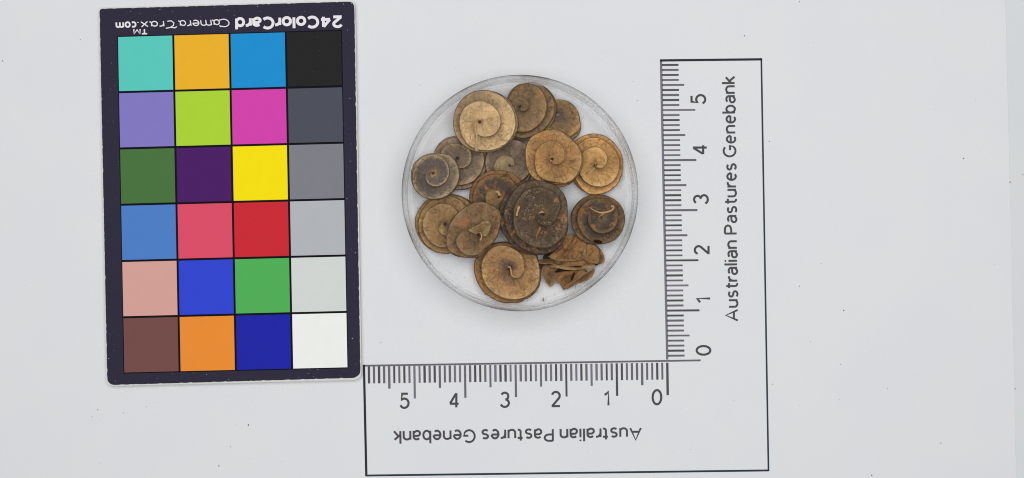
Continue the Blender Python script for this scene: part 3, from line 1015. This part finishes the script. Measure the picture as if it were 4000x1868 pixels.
shell("dark_flap", [(195, 450), (300, 380), (460, 330), (420, 470), (330, 520), (250, 518), (185, 522)], cO, .16, MO3, pO, .03, seed=1.5)
shell("flap", [(1000, 250), (1140, 262), (1210, 310), (1270, 400), (1302, 490), (1303, 590), (1200, 615), (1120, 660), (1000, 680), (900, 620)], cO, .20, MO1, pO, .04, (.05, 0), seed=2.5)
shell("flap", [(195, 650), (330, 632), (480, 680), (440, 770), (450, 860), (410, 935), (320, 1028), (240, 930), (190, 830), (172, 730)], cO, .205, MO2, pO, .05, seed=3.5, wr=.04, fold=(1.2, .08, .07))
shell("flap", [(390, 795), (430, 745), (490, 725), (600, 735), (740, 700), (950, 680), (970, 770), (900, 850), (730, 940), (610, 1005), (572, 1112), (500, 960), (420, 905)], cO, .225, MO1, pO, .05, seed=4.5, wr=.045, fold=(.9, .08, .06))
shell("flap", [(1120, 680), (1130, 740), (1080, 845), (980, 915), (870, 955), (800, 965), (700, 1035), (620, 1072), (575, 1045), (620, 990), (750, 920), (900, 810), (1000, 745)], cO, .26, MO2, pO, .03, (.05, .05), seed=5.5, wr=.04, fold=(.75, .10, .05))
shell("flap", [(45, 578), (110, 585), (250, 615), (185, 650), (172, 715), (110, 670)], cO, .21, MO3, pO, .02, seed=6.5)
shell("flap", [(200, 640), (380, 632), (540, 660), (700, 662), (930, 655), (1110, 640), (1200, 610), (1150, 655), (1040, 690), (900, 708), (720, 724), (540, 708), (430, 672)], cO, .28, MO4, pO, .02, (0, .0), seed=7.5, wr=.03)
shell("flap", [(55, 580), (150, 535), (260, 513), (400, 520), (600, 500), (800, 350), (985, 240), (1130, 255), (1205, 330), (1232, 450), (1215, 560), (1190, 622), (1090, 640), (930, 652), (700, 648), (540, 652), (380, 622), (240, 606), (110, 597)], cO, .25, MO1, pO, .06, (.05, .10), seed=8.5, wr=.05, fold=(-.05, .05, .07))
shell("flap", [(285, 465), (400, 370), (480, 320), (495, 210), (550, 115), (650, 80), (800, 78), (900, 150), (975, 225), (992, 310), (970, 410), (910, 490), (820, 530), (690, 551), (540, 550), (420, 533), (340, 505)], cO, .38, MO1, pO, .10, (-.12, -.12), seed=9.5, wr=.035, fold=(.95, .09, .05))
for ln, rr_ in (([(1118, 684, .29), (1000, 748, .28), (900, 812, .27), (750, 922, .26), (622, 992, .25), (580, 1045, .24)], 2.2),
                ([(285, 465, .43), (340, 505, .44), (430, 534, .445), (540, 551, .44), (690, 552, .43), (820, 531, .41), (910, 491, .39), (968, 410, .37)], 1.8),
                ([(640, 345, .47), (690, 255, .45), (760, 195, .43), (840, 160, .41)], 1.4), ([(660, 335, .47), (760, 285, .45), (880, 240, .41)], 1.2),
                ([(65, 582, .29), (250, 606, .29), (400, 624, .29), (560, 652, .29), (760, 648, .29), (1000, 648, .29), (1120, 634, .29), (1205, 606, .28)], 2.0),
                ([(195, 655, .24), (182, 740, .23), (205, 850, .22), (255, 945, .21), (318, 1024, .20)], 1.6), ([(398, 800, .25), (440, 745, .26), (500, 728, .26), (600, 738, .26)], 1.8)):
    tube("suture", [(x, y, z + .02) for x, y, z in ln], rr_ * .85, M_SUTURE, pO, cO)
for gp in ([(232, 618), (290, 608), (375, 622), (360, 634), (280, 634)], [(540, 656), (700, 654), (785, 644), (915, 652), (870, 670), (790, 672), (700, 660)],
           [(1120, 628), (1150, 606), (1205, 600), (1180, 625), (1135, 640)], [(445, 700), (540, 712), (740, 722), (640, 738), (520, 744), (420, 770), (400, 760)], [(690, 880), (740, 760), (775, 760), (740, 860), (710, 925)]):
    shell("gap_shade", gp, cO, .345 if gp[0][1] < 690 else .295, M_HOLE, pO, .0, wr=.004, th=.01, seed=1.0)  # thin dark sheets painting the deep shade inside the slits
hairs(pO, cO, [[(800, 965), (778, 1000), (775, 1040), (758, 1066)], [(930, 925), (935, 945), (925, 965)], [(1070, 845), (1078, 852)], [(245, 930), (232, 945)], [(320, 1028), (345, 1020), (400, 940)],
               [(440, 930), (480, 960), (520, 1010), (560, 1065)], [(1010, 690), (1012, 720)], [(405, 955), (460, 960)], [(985, 910), (995, 935)], [(370, 945), (385, 955)]], .17)

# husk chip lying free in the dish
chip_o = empty("husk_chip", P(2122, 1172, .11))
tag(chip_o, "tiny pointed tan husk chip lying alone near the bottom rim of the dish", "husk chip")
shell("husk", [(1216, 965), (1225, 990), (1224, 1020), (1210, 1036), (1195, 1030), (1200, 1000)], cN, .125, M_STALK2, chip_o, .012, wr=.004, th=.012)


# ------------------------------------------------------------------ dust and crumbs
def specks(name, spots, mat, z, label):
    vs, fs = [], []
    for x, y, r, el, an in spots:
        k = len(vs)
        c = P(x, y, z)
        n = 6
        for j in range(n):
            a = 2 * math.pi * j / n
            lx, ly = r * el * math.cos(a) / PX, r * math.sin(a) / PX
            vs.append((c.x + lx * math.cos(an) - ly * math.sin(an), c.y + lx * math.sin(an) + ly * math.cos(an), z))
        vs.append((c.x, c.y, z + r * .7 / PX))
        for j in range(n):
            fs.append((k + j, k + (j + 1) % n, k + n))
    o = link(name, mesh(name, vs, fs), mat)
    tag(o, label, kind="stuff")
    return o


M_DUST = plain("dust_brown", (122, 115, 104), .9, .1, .2, 20)
spots = []
for x, y, r in ((2908, 140, 5), (3123, 1118, 5), (3296, 1213, 6), (3405, 1857, 6), (3282, 1424, 4), (3946, 712, 5), (3996, 683, 4), (3764, 619, 5), (382, 1601, 4), (360, 1627, 3), (482, 1613, 4),
                (572, 1590, 3), (970, 1661, 6), (901, 1746, 4), (855, 1820, 5), (390, 1809, 3), (923, 1661, 3), (1484, 1337, 3), (1490, 1338, 3), (1641, 333, 3), (2490, 394, 4), (2473, 318, 3), (3966, 1519, 4), (3884, 1032, 3), (3167, 1335, 3), (3278, 1562, 3), (3467, 1519, 3)):
    spots.append((x, y, r * .42, random.uniform(1, 2.0), random.uniform(0, 3.1)))
n0 = 0
while n0 < 28:
    x, y = random.uniform(5, 3950), random.uniform(5, 1865)
    if 375 < x < 1425 and y < 1515: continue
    if math.hypot(x - 2031, y - 754) < 475: continue
    spots.append((x, y, random.choice([.7, .8, 1.0, 1.2, 1.7]), random.uniform(1, 2.2), random.uniform(0, 3.1)))
    n0 += 1
specks("dust_specks", spots, M_DUST, .0015, "tiny brown dust specks strewn over the white paper")
M_CRUMB = plain("crumb_brown", (120, 92, 62), .9, .1, .2, 20)
spots = []
for i in range(110):
    a, rr = random.uniform(0, 6.28), random.choice([random.uniform(380, 424), random.uniform(250, 424)])
    if random.random() < .4: a = random.uniform(-.3, .9)
    spots.append((2034 + rr * math.cos(a), 760 - rr * math.sin(a), random.choice([.7, .9, 1.1, 1.5]), random.uniform(1, 1.8), random.uniform(0, 3.1)))
specks("pod_crumbs", spots, M_CRUMB, .108, "fine brown pod crumbs scattered on the dish floor")
